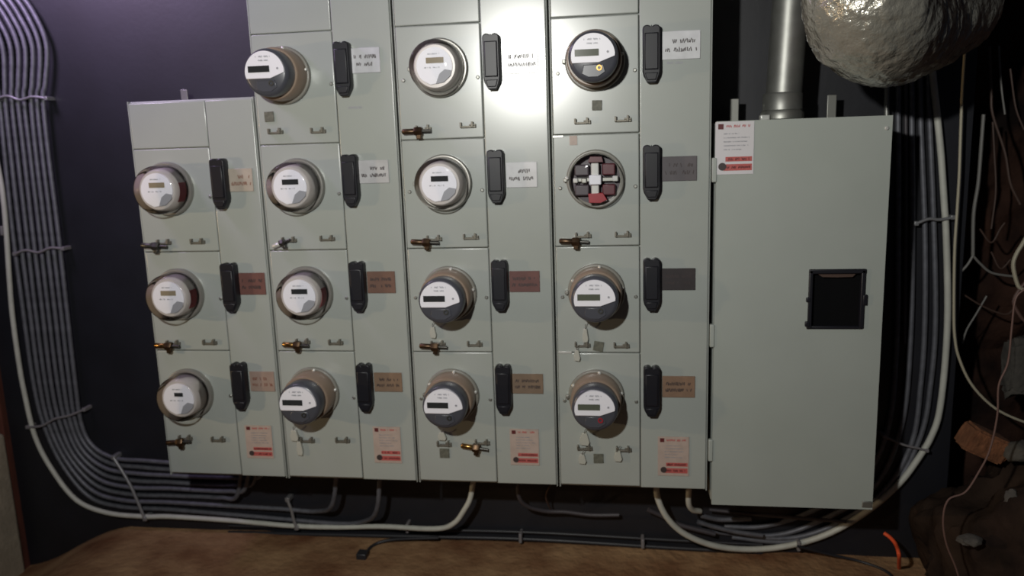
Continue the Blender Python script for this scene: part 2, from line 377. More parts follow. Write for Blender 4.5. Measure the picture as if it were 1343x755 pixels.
CL = ['short grey steel meter panel at the left end with three meters', 'tall grey meter panel, second from left, right of the short one',
      'tall grey meter panel with the bright torch glare at its top', 'tall grey meter panel next to the big disconnect cabinet']
for c in range(4):
    x0, x1, xh = XE[c] + 0.003, XE[c + 1] - 0.003, XH[c]
    top = ZT1 if c == 0 else TOPZ
    org = Vector(((x0 + x1) / 2, 0.16, ZB))
    t = thing('metering_cabinet', org, CL[c], 'meter panel', 'grey meter panels bolted side by side')
    b = MB(); b.box((x0, 0.012, ZB), (x1, BY, top), 0.004); part('body', b, M['panel_body'], t, org)
    b = MB(); b.box((x0, 0.0, ZB), (x0 + 0.0035, 0.0125, top), 0.001); b.box((x1 - 0.0035, 0.0, ZB), (x1, 0.0125, top), 0.0015); part('edge_flange', b, M['panel_body'], t, org)
    xs = xh - 0.034
    rows = [2, 3, 4] if c == 0 else [1, 2, 3, 4]
    b = MB(); b.box((xs + 0.0013, -0.002, ZB + 0.006), (x1 - 0.0042, 0.0125, top - 0.006), 0.003, 3)
    part('breaker_cover', b, M['panel'], t, org)
    for k in rows:
        zt = 0.036 - PIT * (k - 1); zb_ = zt - PIT if k < 4 else ZB + 0.008
        b = MB(); b.box((x0 + 0.0042, -0.001, zb_ + 0.0013), (xs - 0.0013, 0.0125, zt - 0.0013), 0.003, 3); part('meter_cover', b, M['panel'], t, org)
        h = link('breaker_handle', _hm, t, Vector((xh, -0.002, -PIT * (k - 1))) - org)
        link('handle_plate', _lm, h); link('latch', _gm, h)
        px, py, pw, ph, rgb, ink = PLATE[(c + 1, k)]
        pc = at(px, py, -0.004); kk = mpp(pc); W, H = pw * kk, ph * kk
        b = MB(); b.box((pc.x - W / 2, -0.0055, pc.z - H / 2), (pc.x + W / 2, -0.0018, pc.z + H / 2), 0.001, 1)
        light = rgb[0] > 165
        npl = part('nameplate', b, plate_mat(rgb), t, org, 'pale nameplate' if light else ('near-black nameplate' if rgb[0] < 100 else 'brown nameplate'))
        rnd = random.Random(c * 10 + k); b = MB()
        strokes(b, pc.x - W * .10 if light and k == 2 else pc.x - W * .38, pc.x + W * .36, pc.z + H * .06, H * .17, -0.0061, rnd)
        strokes(b, pc.x - W * .40, pc.x + W * .40, pc.z - H * .24, H * .17, -0.0061, rnd)
        part('lettering', b, {'d': M['ink_dark'], 'b': M['ink_brown'], 'k': M['ink_dark']}[ink], npl, org, flat=True)
        for (hx, hy) in HASP[(c + 1, k)]:
            hp = at(hx, hy, -0.004); link('seal_hasp', _hasp, t, Vector((hp.x, -0.001, hp.z)) - org)
        for sx in (x0 + 0.022, xs - 0.012):
            link('screw', _screw, t, Vector((sx, -0.001, zt - 0.155)) - org)
    zt = 0.036 - PIT * (rows[0] - 1)
    b = MB(); b.box((x0 + 0.0042, -0.001, zt + 0.0013), (xs - 0.0013, 0.0125, top - 0.006), 0.003, 3); part('blank_cover', b, M['panel'], t, org)
    sticker(t, org, *STICK[c + 1], *STICK_SIZE[c + 1], M['paper_aged'], random.Random(60 + c))
    if c == 0:
        tp = at(241, 121, 0.25); b = MB(); b.box((tp.x - .012, .25, top - .02), (tp.x + .012, .254, top + .05), .001); part('mounting_tab', b, M['steel'], t, org)
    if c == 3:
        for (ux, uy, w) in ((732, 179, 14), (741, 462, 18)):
            q = at(ux, uy, -.002); kk = mpp(q); b = MB(); b.box((q.x - w / 2 * kk, -.004, q.z - .0035), (q.x + w / 2 * kk, -.0005, q.z + .0035), .001, 1); part('pale_strip', b, M['bare'], t, org)  # small pale strips near the left edge of the fourth panel
        q = at(752, 184, -.002); kk = mpp(q); b = MB(); b.box((q.x - 5 * kk, -.003, q.z - 6 * kk), (q.x + 5 * kk, -.0008, q.z + 6 * kk)); part('pink_tag', b, M['paper_aged'], t, org, flat=True)
    # faint embossed marks below the top plates
    if c in (1, 3):
        q = at(466, 141, -.002) if c == 1 else at(885, 82, -.002); b = MB(); strokes(b, q.x - .022, q.x + .022, q.z - .004, .008, -.0027, random.Random(5 + c), wt=.12); part('faint_lettering', b, M['grey_print'], t, org, flat=True)

# ------------------------------------------------------------------ disconnect cabinet
cx0, cx1 = 0.6405, 1.1205
cz0, cz1 = at(1145, 667, 0).z, -0.271
org = Vector(((cx0 + cx1) / 2, 0.16, cz0))
t = thing('disconnect_cabinet', org, 'large plain grey disconnect cabinet with a square black opening in its door', 'cabinet')
b = MB(); b.box((cx0 + .004, .010, cz0 + .006), (cx1 - .004, BY, cz1 - .004), .004); part('body', b, M['panel_body'], t, org)
# door with a rectangular hole
hl, hr = at(1061, 390, 0).x, at(1132, 390, 0).x
ht, hb = at(1097, 353, 0).z, at(1097, 430, 0).z
b = MB()
X = [cx0 + .006, hl, hr, cx1]; Z = [cz0, hb, ht, cz1]
bm = b.bm
for yy in (-0.006, 0.0085):
    pass
front = [[bm.verts.new((x, -0.006, z)) for x in X] for z in Z]; back = [[bm.verts.new((x, 0.0085, z)) for x in X] for z in Z]
for j in range(3):
    for i in range(3):
        if i == 1 and j == 1: continue
        bm.faces.new([front[j][i], front[j][i + 1], front[j + 1][i + 1], front[j + 1][i]]); bm.faces.new([back[j][i], back[j + 1][i], back[j + 1][i + 1], back[j][i + 1]])
def wall_(a, b2, c2, d2): bm.faces.new([a, b2, c2, d2])
for i in range(3):
    wall_(front[0][i], back[0][i], back[0][i + 1], front[0][i + 1]); wall_(front[3][i], front[3][i + 1], back[3][i + 1], back[3][i])
    wall_(front[i][0], front[i + 1][0], back[i + 1][0], back[i][0]); wall_(front[i][3], back[i][3], back[i + 1][3], front[i + 1][3])
wall_(front[1][1], front[1][2], back[1][2], back[1][1]); wall_(front[2][1], back[2][1], back[2][2], front[2][2])
wall_(front[1][1], back[1][1], back[2][1], front[2][1]); wall_(front[1][2], front[2][2], back[2][2], back[1][2])
dr = part('door', b, M['cab'], t, org)
# black switch pocket that sits in the opening: rim with small side lugs, dark well
W, H = hr - hl, ht - hb; mx, mz = (hl + hr) / 2, (ht + hb) / 2
b = MB()
b.box((hl - .004, -.012, ht - .012), (hr + .004, .004, ht + .002), .003); b.box((hl - .006, -.010, hb - .002), (hr + .002, .004, hb + .008), .003)
b.box((hl - .004, -.012, hb), (hl + .008, .004, ht), .003); b.box((hr - .010, -.012, hb), (hr + .003, .004, ht), .003)
b.box((hr - .004, -.013, mz - .018), (hr + .010, .002, mz + .014), .003); b.box((hl - .010, -.013, mz - .008), (hl + .003, .002, mz + .006), .003); b.box((hl - .011, -.013, hb + .006), (hl + .003, .002, hb + .022), .003)
rim = part('opening_rim', b, M['black'], t, org, 'black rim of the square opening')
b = MB(); b.box((hl, .0088, hb), (hr, .0096, ht)); part('dark_well', b, M['black_matt'], rim, org, flat=True)
b = MB(); b.prism([(hl + .022, ht - .013), (hr - .026, ht - .013), (hr - .034, ht - .021), (mx, ht - .022), (hl + .034, ht - .021)], -.009, .004); part('torn_paper_edge', b, M['wire_brown'], rim, org)
for (hz) in (223, 440, 590):
    q = at(933, hz, -.004); b = MB(); b.box((cx0 - .006, -.010, q.z - .035), (cx0 + .008, .006, q.z + .035), .003); part('hinge', b, M['cab'], t, org)
q = at(1163, 168, -.006); link('door_screw', _screw_b, t, Vector((q.x, -.006, q.z)) - org)
q = at(1136, 660, -.006); b = MB(); b.box((q.x - .012, -.010, q.z - .012), (q.x + .016, -.005, q.z + .008), .002); part('corner_latch', b, M['steel'], t, org)
for ux, uy in ((963, 143), (1091, 138)):
    q = at(ux, uy, .25); b = MB(); b.box((q.x - .014, .25, cz1 - .03), (q.x + .014, .255, q.z + .032), .002); part('mounting_tab', b, M['steel'], t, org)
sticker(t, org, 963, 194, 49, 68, M['paper'], random.Random(90))
for ch in t.children:
    if ch.name.startswith('warning_sticker'): ch.location.y -= 0.0025

# ------------------------------------------------------------------ meters
def arc(r, a0, a1, n, cx=0, cz=0):
    return [(cx + r * math.cos(math.radians(a0 + (a1 - a0) * i / n)), cz + r * math.sin(math.radians(a0 + (a1 - a0) * i / n))) for i in range(n + 1)]
ms = {}
ms['ring'] = MB().lathe([(0.072, 0.0), (0.085, 0.0), (0.0865, -0.005), (0.085, -0.011), (0.082, -0.013), (0.078, -0.012), (0.072, -0.010)], cap=False, seg=48).mesh('base_ring', M['ring_grey'])
ms['ring_z'] = MB().lathe([(0.070, 0.0), (0.085, 0.0), (0.086, -0.008), (0.082, -0.016), (0.076, -0.017), (0.070, -0.012)], cap=False, seg=48).mesh('base_ring', M['ring'])
ms['lug'] = MB().box((-0.094, -0.018, -0.006), (-0.083, -0.002, 0.006), 0.002).mesh('ring_lug', M['steel'])
ms['screw2'] = MB().lathe([(0.005, 0.0), (0.005, -0.02), (0.002, -0.022)], seg=10).mesh('ring_screw', M['bare'])
# digital meter with a dark cap
ms['base'] = MB().lathe([(0.078, 0.0), (0.0775, -0.020), (0.0765, -0.072), (0.073, -0.076)], seg=48).mesh('tan_base', M['tan'])
ms['cap'] = MB().lathe([(0.073, -0.074), (0.0735, -0.078), (0.0735, -0.118), (0.0705, -0.126), (0.060, -0.130), (0.0, -0.131)], seg=48, cap=False).mesh('dark_cap', M['dark_cap'])
fp = arc(0.0640, -2, 197, 28) + [(0.017, -0.0190)]
ms['face'] = MB().prism(fp, -0.1355, -0.1285, 0.0015).mesh('faceplate', M['white'])
for nm, mm in (('lcd', 'lcd'), ('lcd_dark', 'lcd_dark')):
    ms[nm] = MB().prism([(-0.053, 0.000), (0.017, 0.000), (0.017, 0.0195), (-0.053, 0.0195)], -0.1365, -0.1350).mesh('display', M[mm])
ms['dot'] = MB().lathe([(0.0035, -0.1365), (0.0035, -0.135)], (0.043, 0, 0.010), seg=12).mesh('button', M['grey_print'])
def pm():
    s = MB(); rnd = random.Random(3); strokes(s, -0.026, 0.022, 0.044, 0.006, -0.1362, rnd); strokes(s, -0.018, 0.014, 0.033, 0.005, -0.1362, rnd); return s.mesh('maker_print', M['grey_print'])
ms['print'] = pm()
ms['chin'] = MB().prism([(-0.034, -0.050), (-0.028, -0.024), (0.030, -0.024), (0.036, -0.046), (0.014, -0.060), (-0.014, -0.060)], -0.1325, -0.126, 0.002).mesh('chin_panel', M['dark_cap'])
for nm, mm in (('port', 'dark_steel'), ('port_gold', 'brass'), ('port_red', 'red')):
    ms[nm] = MB().lathe([(0.0045, -0.1325), (0.0085, -0.1325), (0.0085, -0.1355), (0.0045, -0.1355), (0.0045, -0.1325)], (0.018, 0, -0.034), seg=16, cap=False).mesh('optical_port', M[mm])
for q in ('cap', 'face', 'lcd', 'lcd_dark', 'dot', 'print', 'chin', 'port', 'port_gold', 'port_red'): ms[q].transform(Matrix.Diagonal((.93, 1, .93, 1)))
# older meter under a clear dome
ms['can'] = MB().lathe([(0.069, 0.0), (0.068, -0.03), (0.064, -0.060), (0.060, -0.066), (0.0, -0.0662)], seg=48, cap=False).mesh('inner_can', M['can'])
ms['back'] = MB().lathe([(0.074, -0.001), (0.074, -0.006)], seg=40).mesh('back_disc', M['ring_grey'])
ms['dome'] = MB().lathe([(0.0755, -0.012), (0.0755, -0.070), (0.073, -0.079), (0.067, -0.086), (0.050, -0.090), (0.025, -0.0915), (0.0008, -0.092)], seg=48, cap=False).mesh('clear_dome', M['clear'])
ms['wface'] = MB().prism(arc(0.053, -22, 234, 26) + [(-0.014, -0.052), (0.022, -0.046)], -0.0705, -0.0655, 0.001).mesh('faceplate', M['white'])
ms['wcard'] = MB().prism([(0.050, -0.014), (0.047, -0.028), (0.026, -0.046), (0.002, -0.050), (0.014, -0.022), (0.030, -0.010)], -0.0713, -0.0700).mesh('nameplate_card', M['grey_print'])
for nm, mm in (('wlcd', 'lcd_dark'), ('wlcd_amber', 'lcd_amber')):
    ms[nm] = MB().prism([(-0.024, 0.008), (0.028, 0.008), (0.028, 0.024), (-0.024, 0.024)], -0.0715, -0.0700).mesh('display', M[mm])
ms['wlcd_small'] = MB().prism([(-0.013, 0.010), (0.017, 0.010), (0.017, 0.023), (-0.013, 0.023)], -0.0715, -0.0700).mesh('display', M['lcd_dark'])
def wp():
    s = MB(); strokes(s, -0.030, 0.014, -0.006, 0.0045, -0.0712, random.Random(4)); strokes(s, -0.018, 0.016, 0.032, 0.004, -0.0712, random.Random(8)); return s.mesh('maker_print', M['grey_print'])
ms['wprint'] = wp()
def redlab():
    s = MB(); a = [(0.0695 * math.cos(math.radians(q)), 0.0695 * math.sin(math.radians(q))) for q in range(-34, 22, 4)]
    f = [s.bm.verts.new((x, -0.016, z)) for x, z in a]; g = [s.bm.verts.new((x, -0.055, z)) for x, z in a]
    f2 = [s.bm.verts.new((x * .985, -0.016, z * .985)) for x, z in a]; g2 = [s.bm.verts.new((x * .985, -0.055, z * .985)) for x, z in a]
    for i in range(len(a) - 1):
        s.bm.faces.new([f[i], f[i + 1], g[i + 1], g[i]]); s.bm.faces.new([f2[i], g2[i], g2[i + 1], f2[i + 1]]); s.bm.faces.new([g[i], g[i + 1], g2[i + 1], g2[i]]); s.bm.faces.new([f[i], f2[i], f2[i + 1], f[i + 1]])
    return s.mesh('red_side_label', M['red'])
ms['redlab'] = redlab()

METERS = {  # ring centre in pixels, kind, options, label
 (2, 1): (371, 99, 'cap', 'lcd_dark', 'port', 'dark capped meter at the top left, highest meter of the second panel'),
 (3, 1): (576, 89, 'dome', 'wlcd_amber', 0, 'clear domed white meter beside the bright torch glare at the top'),
 (4, 1): (780, 79, 'cap', 'lcd', 'port_gold', 'dark capped meter with a gold ringed port, top of the fourth panel'),
 (1, 2): (220, 248, 'dome', 'wlcd_amber', 1, 'domed meter with red side label, highest on the short left panel'),
 (2, 2): (391, 244, 'dome', 'wlcd', 0, 'domed white meter with a dark display below the top left capped meter'),
 (3, 2): (582, 240, 'dome', 'wlcd', 0, 'domed white meter with a dark display, second down on the glare panel'),
 (4, 2): (781, 235, 'blank', None, None, 'meter socket under clear cover with red label and white cross, no meter face'),
 (1, 3): (234.5, 386, 'dome', 'wlcd_amber', 1, 'domed meter with red side label, middle one on the short left panel'),
 (2, 3): (402.5, 384, 'dome', 'wlcd', 1, 'domed white meter, third down on the second panel, beside a brown nameplate'),
 (3, 3): (589, 385, 'cap', 'lcd_dark', 'port', 'dark capped meter, third down on the third panel, beside a maroon nameplate'),
 (4, 3): (782, 383, 'cap', 'lcd', 'port', 'dark capped meter directly below the red labelled blank socket'),
 (1, 4): (247.5, 516, 'dome', 'wlcd_small', 0, 'domed meter with the smallest display, lowest on the short left panel'),
 (2, 4): (411, 515, 'cap', 'lcd_dark', 'port', 'dark capped meter at the bottom of the second panel, above a dangling seal'),
 (3, 4): (593, 518, 'cap', 'lcd_dark', 'port', 'dark capped meter at the bottom of the third panel, above the brass lock'),
 (4, 4): (782, 520, 'cap', 'lcd', 'port_red', 'dark capped meter with a red ringed port, bottom of the fourth panel')}
for (c, k), (u, v, kind, disp, opt, lab) in METERS.items():
    p = at(u, v, -0.01); p.y = -0.001
    t = thing('electric_meter' if kind != 'blank' else 'meter_socket_cover', p, lab, 'meter' if kind != 'blank' else 'socket cover', 'electric meters on the grey panels')
    if kind == 'cap':
        link('base_ring', ms['ring'], t); link('ring_lug', ms['lug'], t)
        link('tan_base', ms['base'], t)
        cap = link('dark_cap', ms['cap'], t)
        link('chin_panel', ms['chin'], cap); link('optical_port', ms[opt], cap)
        f = link('faceplate', ms['face'], t); link('display', ms[disp], f); link('button', ms['dot'], f); link('maker_print', ms['print'], f)
        for a in (82, 152, 10):
            link('ring_screw', ms['screw2'], t, (0.079 * math.cos(math.radians(a)), 0, 0.079 * math.sin(math.radians(a))))
    elif kind == 'dome':
        link('base_ring', ms['ring_z'], t); link('ring_lug', ms['lug'], t); link('back_disc', ms['back'], t)
        can = link('inner_can', ms['can'], t)
        if opt: link('red_side_label', ms['redlab'], can)
        f = link('faceplate', ms['wface'], t); link('display', ms[disp], f); link('nameplate_card', ms['wcard'], f); link('maker_print', ms['wprint'], f)
        link('clear_dome', ms['dome'], t)
        for a in (160, 195): link('ring_screw', ms['screw2'], t, (0.081 * math.cos(math.radians(a)), 0, 0.081 * math.sin(math.radians(a))))
    else:
        link('base_ring', ms['ring'], t); link('ring_lug', ms['lug'], t)
        o = t.location
        def q(nm, mb, mt, par=t, lab=None): return part(nm, mb, mt, par, None, lab)
        q('back_disc', MB().lathe([(0.073, -0.001), (0.073, -0.008)], seg=40), M['socket'])
        q('jaw_block', MB().box((-0.060, -0.034, 0.012), (-0.018, -0.006, 0.044), .004), M['socket'])
        q('jaw_block', MB().box((-0.060, -0.034, -0.046), (-0.018, -0.006, -0.014), .004), M['socket'])
        q('jaw_block', MB().box((0.020, -0.034, 0.012), (0.058, -0.006, 0.046), .004), M['maroon'])
        q('jaw_block', MB().box((0.020, -0.034, -0.046), (0.058, -0.006, -0.014), .004), M['maroon'])
        q('cross_arm', MB().box((-0.062, -0.030, -0.006), (0.064, -0.008, 0.006), .002), M['steel'])
        q('terminal', MB().box((-0.064, -0.040, -0.008), (-0.050, -0.01, 0.006), .003), M['pale_plastic']); q('terminal', MB().box((0.050, -0.040, -0.006), (0.066, -0.01, 0.010), .003), M['pale_plastic'])
        q('terminal', MB().box((-0.040, -0.038, -0.010), (-0.024, -0.01, 0.006), .003), M['steel'])
        q('upright_bar', MB().box((-0.011, -0.040, -0.042), (0.011, -0.010, 0.048), .003), M['pale_plastic'])
        q('centre_block', MB().box((-0.017, -0.052, -0.014), (0.018, -0.012, 0.014), .003), M['white'])
        q('lower_label', MB().prism([(-0.020, -0.040), (0.022, -0.038), (0.034, -0.058), (0.015, -0.067), (-0.018, -0.066)], -.046, -.012, .001), M['red'], lab='bright red label')
        q('upper_label', MB().prism([(-0.020, 0.050), (0.024, 0.050), (0.020, 0.066), (-0.014, 0.067)], -.040, -.012, .001), M['maroon'])
        q('clear_cover', MB().lathe([(0.0755, -0.012), (0.0755, -0.050), (0.073, -0.058), (0.066, -0.062), (0.030, -0.0635), (0.0008, -0.064)], seg=48, cap=False), M['clear'])
        q('ring_screw', MB().lathe([(0.005, -.005), (0.005, -0.024), (0.002, -0.026)], (-0.083, 0, 0.006), seg=10), M['bare'])

# ------------------------------------------------------------------ locks, seals and tags
def lock_meshes(mt, tip):
    a = MB(); a.lathe([(0.0055, -0.054), (0.0085, -0.051), (0.0085, -0.014), (0.007, -0.012)], axis='X', seg=16)
    b2 = MB(); b2.lathe([(0.013, -0.016), (0.0145, -0.012), (0.0145, 0.004), (0.012, 0.008)], axis='X', seg=6)
    c2 = MB(); c2.lathe([(0.005, 0.008), (0.005, 0.034)], axis='X', seg=10)
    d = MB(); d.box((-0.010, -0.008, -0.024), (0.006, 0.006, -0.008), 0.003)
    return a.mesh('barrel', tip), b2.mesh('collar', mt), c2.mesh('pin', M['dark_steel']), d.mesh('lug', mt)
LK = {'brass': lock_meshes(M['bronze'], M['brass']), 'steel': lock_meshes(M['dark_steel'], M['dark_steel']), 'bright': lock_meshes(M['dark_steel'], M['bare']), 'bronze': lock_meshes(M['bronze'], M['bronze'])}
LOCKS = [(550, 172, 'bronze', 0, 1.0, 'tarnished barrel lock below the domed meter beside the torch glare'),
 (205, 323, 'steel', 4, 1.0, 'dull dark barrel lock below the highest meter of the short panel'),
 (371, 318, 'bright', -20, .72, 'short lock with a bright tip below the second meter of the second panel'),
 (561, 318, 'bronze', 3, 1.0, 'bronze barrel lock below the second meter on the glare panel'),
 (757, 317, 'bronze', 3, 1.0, 'bronze barrel lock below the red labelled blank socket'),
 (222, 454, 'brass', 2, 1.0, 'gold gleaming barrel lock below the middle meter of the short panel'),
 (391, 453, 'brass', 3, 1.0, 'gold gleaming barrel lock, third down on the second panel'),
 (572, 455, 'bronze', 3, 1.0, 'bronze barrel lock below the third meter of the third panel'),
 (237, 580, 'bronze', -4, 1.0, 'reddish bronze lock below the lowest meter of the short panel'),
 (626, 588, 'brass', 8, 1.0, 'brass barrel lock on the right hasp at the bottom of third panel')]
for (u, v, kd, tilt, sc, lab) in LOCKS:
    p = at(u, v, -0.02); p.y = -0.0165
    t = thing('barrel_lock', p, lab, 'lock', 'barrel locks on the meter covers'); t.rotation_euler = (0, math.radians(tilt), 0); t.scale = (sc, 1, sc ** .5)
    for nm, me in zip(('barrel', 'collar', 'pin', 'lug'), LK[kd]): link(nm, me, t)
TAGS = [(353, 153, 'small square grey tag below the top left capped meter'), (783, 138, 'small square grey tag below the gold ported meter'),
 (785, 454, 'small square grey tag between hasps, third row of fourth panel'), (785, 601, 'small square grey tag between hasps, bottom of fourth panel'), (583, 594, 'small grey tag under the left hasp, bottom of third panel')]
for i, (u, v, lab) in enumerate(TAGS):
    p = at(u, v, -0.003); s2 = 6.5 * mpp(p)
    b = MB(); b.box((p.x - s2, -.0045, p.z - s2), (p.x + s2, -.0012, p.z + s2), .001, 1, rot=R.uniform(-.2, .2))
    single('seal_tag', b, M['tag'], (p.x, -.002, p.z), lab, 'tag', 'small grey meter tags')
SEALS = [(768, 440, 8, 20, 'clear plastic seal hanging under the meter below the blank socket'), (757, 466, 9, 16, 'clear plastic seal drooping from the hasp, third row of fourth panel'),
 (767, 576, 14, 18, 'clear plastic seal under the red ported meter'), (764, 602, 11, 14, 'frosted seal left of the tag at the bottom of fourth panel'), (811, 598, 11, 16, 'frosted seal right of the tag at the bottom of fourth panel'),
 (568, 436, 9, 16, 'clear seal strand under the capped meter above the maroon row lock'), (580, 572, 12, 12, 'clear seal under the capped meter at the bottom of third panel'),
 (386, 571, 12, 16, 'clear seal hanging from the capped meter at the bottom of second panel'), (393, 588, 9, 20, 'long tan seal tab dangling at the bottom of second panel')]
for i, (u, v, w, h, lab) in enumerate(SEALS):
    p = at(u, v, -0.012); kk = mpp(p); w *= kk / 2; h *= kk / 2
    t = thing('meter_seal', (p.x, -.006, p.z), lab, 'seal', 'plastic meter seals')
    b = MB(); b.prism([(-w * .5, h), (w * .4, h * .9), (w * .9, -h * .5), (w * .6, -h), (-w * .8, -h * .9), (-w, -h * .1)], -.007, .004, .0015); link('seal_body', b.mesh('seal_body', M['seal']), t)
    b = MB(); b.tube([(-w * .2, -.002, h * .6), (w * .1, -.012, h * 1.5), (w * .5, -.012, h * 1.9)], .0012, 6); link('seal_wire', b.mesh('seal_wire', M['steel']), t)

# ------------------------------------------------------------------ big conduit above the cabinet
bot = at(1026, 150, .16); tp = at(1037, 0, .16)
zc = cz1
d_ = (tp - bot); up_ = tp + d_ * 0.8
base = bot + d_ * ((zc - bot.z) / d_.z) if abs(d_.z) > 1e-6 else bot
t = thing('steel_conduit', (base.x, base.y, base.z), 'thick upright steel conduit rising from the top of the disconnect cabinet', 'conduit')
o = Vector(t.location)
b = MB(); b.rod(base + Vector((0, 0, .005)), up_, .052, seg=32); part('pipe', b, M['zinc'], t, o)
b = MB(); b.lathe([(0.058, 0.0), (0.064, 0.004), (0.064, 0.020), (0.058, 0.030)], base, 'Z', 8); part('locknut', b, M['steel'], t, o)
b = MB(); b.lathe([(0.0575, 0.030), (0.0575, 0.075), (0.053, 0.080)], base, 'Z', 32); part('hub', b, M['zinc'], t, o)
b = MB(); b.box(base + Vector((-.072, -.06, 0)), base + Vector((-.045, -.03, .016)), .003); part('grounding_lug', b, M['bare'], t, o)

# ------------------------------------------------------------------ foil duct, upper right
DR = 0.146
def dpt(u, v, y): return at(u, v, y)
dpath = [dpt(1133, -420, -.24), dpt(1133, -300, -.24), dpt(1133, -200, -.24), dpt(1133, -100, -.24), dpt(1134, -40, -.24), dpt(1138, 2, -.24), dpt(1147, 27, -.21), dpt(1164, 36, -.13), dpt(1186, 33, -.02), dpt(1214, 21, .09), dpt(1242, 5, .195)]
b = MB(); b.tube(dpath, DR, 88, sub=14)
for v_ in b.bm.verts:
    n_ = mn.noise(v_.co * 9) * .006 + abs(mn.noise(Vector((v_.co.x * 30, v_.co.y * 30, v_.co.z * 12)))) * .010 + mn.noise(v_.co * 60) * .003
    ctr = min(dpath, key=lambda p: (p - v_.co).length)
    v_.co += (v_.co - ctr).normalized() * n_
t = thing('flexible_duct', dpath[4], 'fat crinkled silver foil duct hanging at the upper right above the cabinet', 'duct')
part('foil_jacket', b, M['foil'], t, dpath[4])

# ------------------------------------------------------------------ cables
def cable(pts, r, mt, label, group=None, y=None, name='cable', seg=10, rib=0.0, sub=6, cat='cable'):
    P = [p if isinstance(p, Vector) else at(p[0], p[1], p[2] if len(p) > 2 else y) for p in pts]
    b = MB(); b.tube(P, r, seg, sub=sub, rib=rib)
    return single(name, b, mt, P[len(P) // 2], label, cat, group)

def under(u, v, y):
    """where a cable meets the underside of the panels"""
    p = at(u, v, y); return Vector((p.x, p.y, ZB + .001))
CRAD = 0.0088
right_e = [(-120, -190), (-40, -90), (22, -14), (48, 25), (62, 62), (60, 110), (57, 130), (64, 200), (76, 300), (87, 400), (98, 500), (107, 555), (122, 585), (150, 600), (190, 604), (222, 606), (260, 608)]
left_e = [(-230, -190), (-140, -100), (-52, -14), (-22, 25), (-6, 62), (-3, 110), (-1, 130), (6, 200), (17, 300), (30, 400), (44, 500), (57, 555), (80, 607), (116, 650), (158, 664), (222, 667), (270, 669)]
names8 = ['outermost', 'second from the outside', 'third from the outside', 'fourth from the outside', 'fourth from the inside', 'third from the inside', 'second from the inside', 'innermost']
for i in range(8):
    f = i / 7
    pts = [(l[0] + (r_[0] - l[0]) * f, l[1] + (r_[1] - l[1]) * f) for l, r_ in zip(left_e, right_e)]
    yy = BY - 0.014 - (0.012 if i % 2 else 0)
    P = [(p[0] + R.uniform(-.6, .6), p[1] + R.uniform(-.6, .6), yy) for p in pts]
    if i == 0: P = P[:-1] + [(300, 674, yy), (380, 681, yy), (440, 686, yy - .01), (475, 684, yy - .03), (494, 668, .2), under(502, 650, .17)]
    elif i == 1: P = P[:-1] + [(300, 663, yy), (370, 667, yy - .005), (415, 670, yy - .02), (436, 660, .22), under(446, 645, .18)]
    else:
        e = P[-1]; P = P + [(e[0] + 12 * i, e[1] + 1, yy - .02), (e[0] + 20 + 12 * i, e[1] - 3, yy - .05), under(e[0] + 32 + 12 * i, e[1] - 16, yy - .08)]
    cable(P, CRAD, M['cable'], 'grey cable in the bent bundle at left, %s of the bend' % names8[i], 'grey cables in the bundle at left', rib=.10, sub=14)
wc = [(-230, -150), (-120, -80), (-55, 0), (-26, 60), (-16, 140), (-6, 200), (3, 250), (8, 300), (15, 400), (24, 470), (32, 515), (46, 572), (68, 615), (100, 655), (140, 672), (190, 677), (222, 677), (300, 682), (380, 689), (440, 691), (500, 690), (570, 693), (595, 686), (609, 668), (617, 652), (621, 628)]
cable([(u, v, (BY - .03) if u < 480 else BY - .03 - .11 * min(1, (u - 480) / 130)) for u, v in wc], .0095, M['cable_white'], 'white cable along the outside of the left bundle, rising under the third panel')
rw = [(1220, 60), (1224, 105), (1229, 150), (1234, 200), (1238, 260), (1241, 310), (1243, 400), (1240, 470), (1232, 540), (1221, 573), (1205, 600), (1180, 633), (1140, 668), (1090, 698), (1040, 714), (990, 720), (940, 716), (900, 701), (876, 680), (863, 654), (860, 630)]
cable([(u, v, BY - .025 if u > 1000 else BY - .025 - .12 * min(1, (1000 - u) / 140)) for u, v in rw], .0105, M['cable_white'], 'white cable looping down right of the cabinet and under it')
# grey runs at the right, partly in the cabinet's shadow
RG = [('first', [(1176, 60), (1178, 110), (1178, 165), (1178, 300), (1176, 450), (1165, 560), (1130, 630), (1060, 672), (1000, 690), (950, 690)]),
      ('second', [(1194, 60), (1196, 120), (1196, 170), (1197, 300), (1194, 450), (1182, 560), (1145, 640), (1070, 685), (1010, 702), (930, 696), (890, 688)]),
      ('third', [(1206, 60), (1207, 120), (1208, 172), (1213, 300), (1213, 420), (1208, 500), (1196, 580), (1158, 645), (1090, 690), (1020, 706), (930, 690)]),
      ('fourth', [(1217, 60), (1218, 130), (1220, 174), (1225, 300), (1227, 420), (1221, 500), (1208, 570), (1170, 640), (1100, 693), (1030, 710), (960, 704)])]
for i, (nm, pts) in enumerate(RG):
    cable([(u, v, BY - .012) for u, v in pts], .0085, M['cable'], 'grey cable right of the cabinet, %s counted out from its edge' % nm, 'grey cables right of the cabinet', name='cable')
cable([(1163, 40, BY - .02), (1163, 108, BY - .02), (1163, 160, BY - .03)], .008, M['zinc'], 'thin bright upright pipe behind the cabinet top right corner', name='thin_conduit', cat='conduit')
cable([(1187, 60, BY - .012), (1188, 118, BY - .012), (1188, 300, BY - .012), (1186, 450, BY - .012)], .006, M['cable_dark'], 'slim dark cable between the first two grey cables by the cabinet')
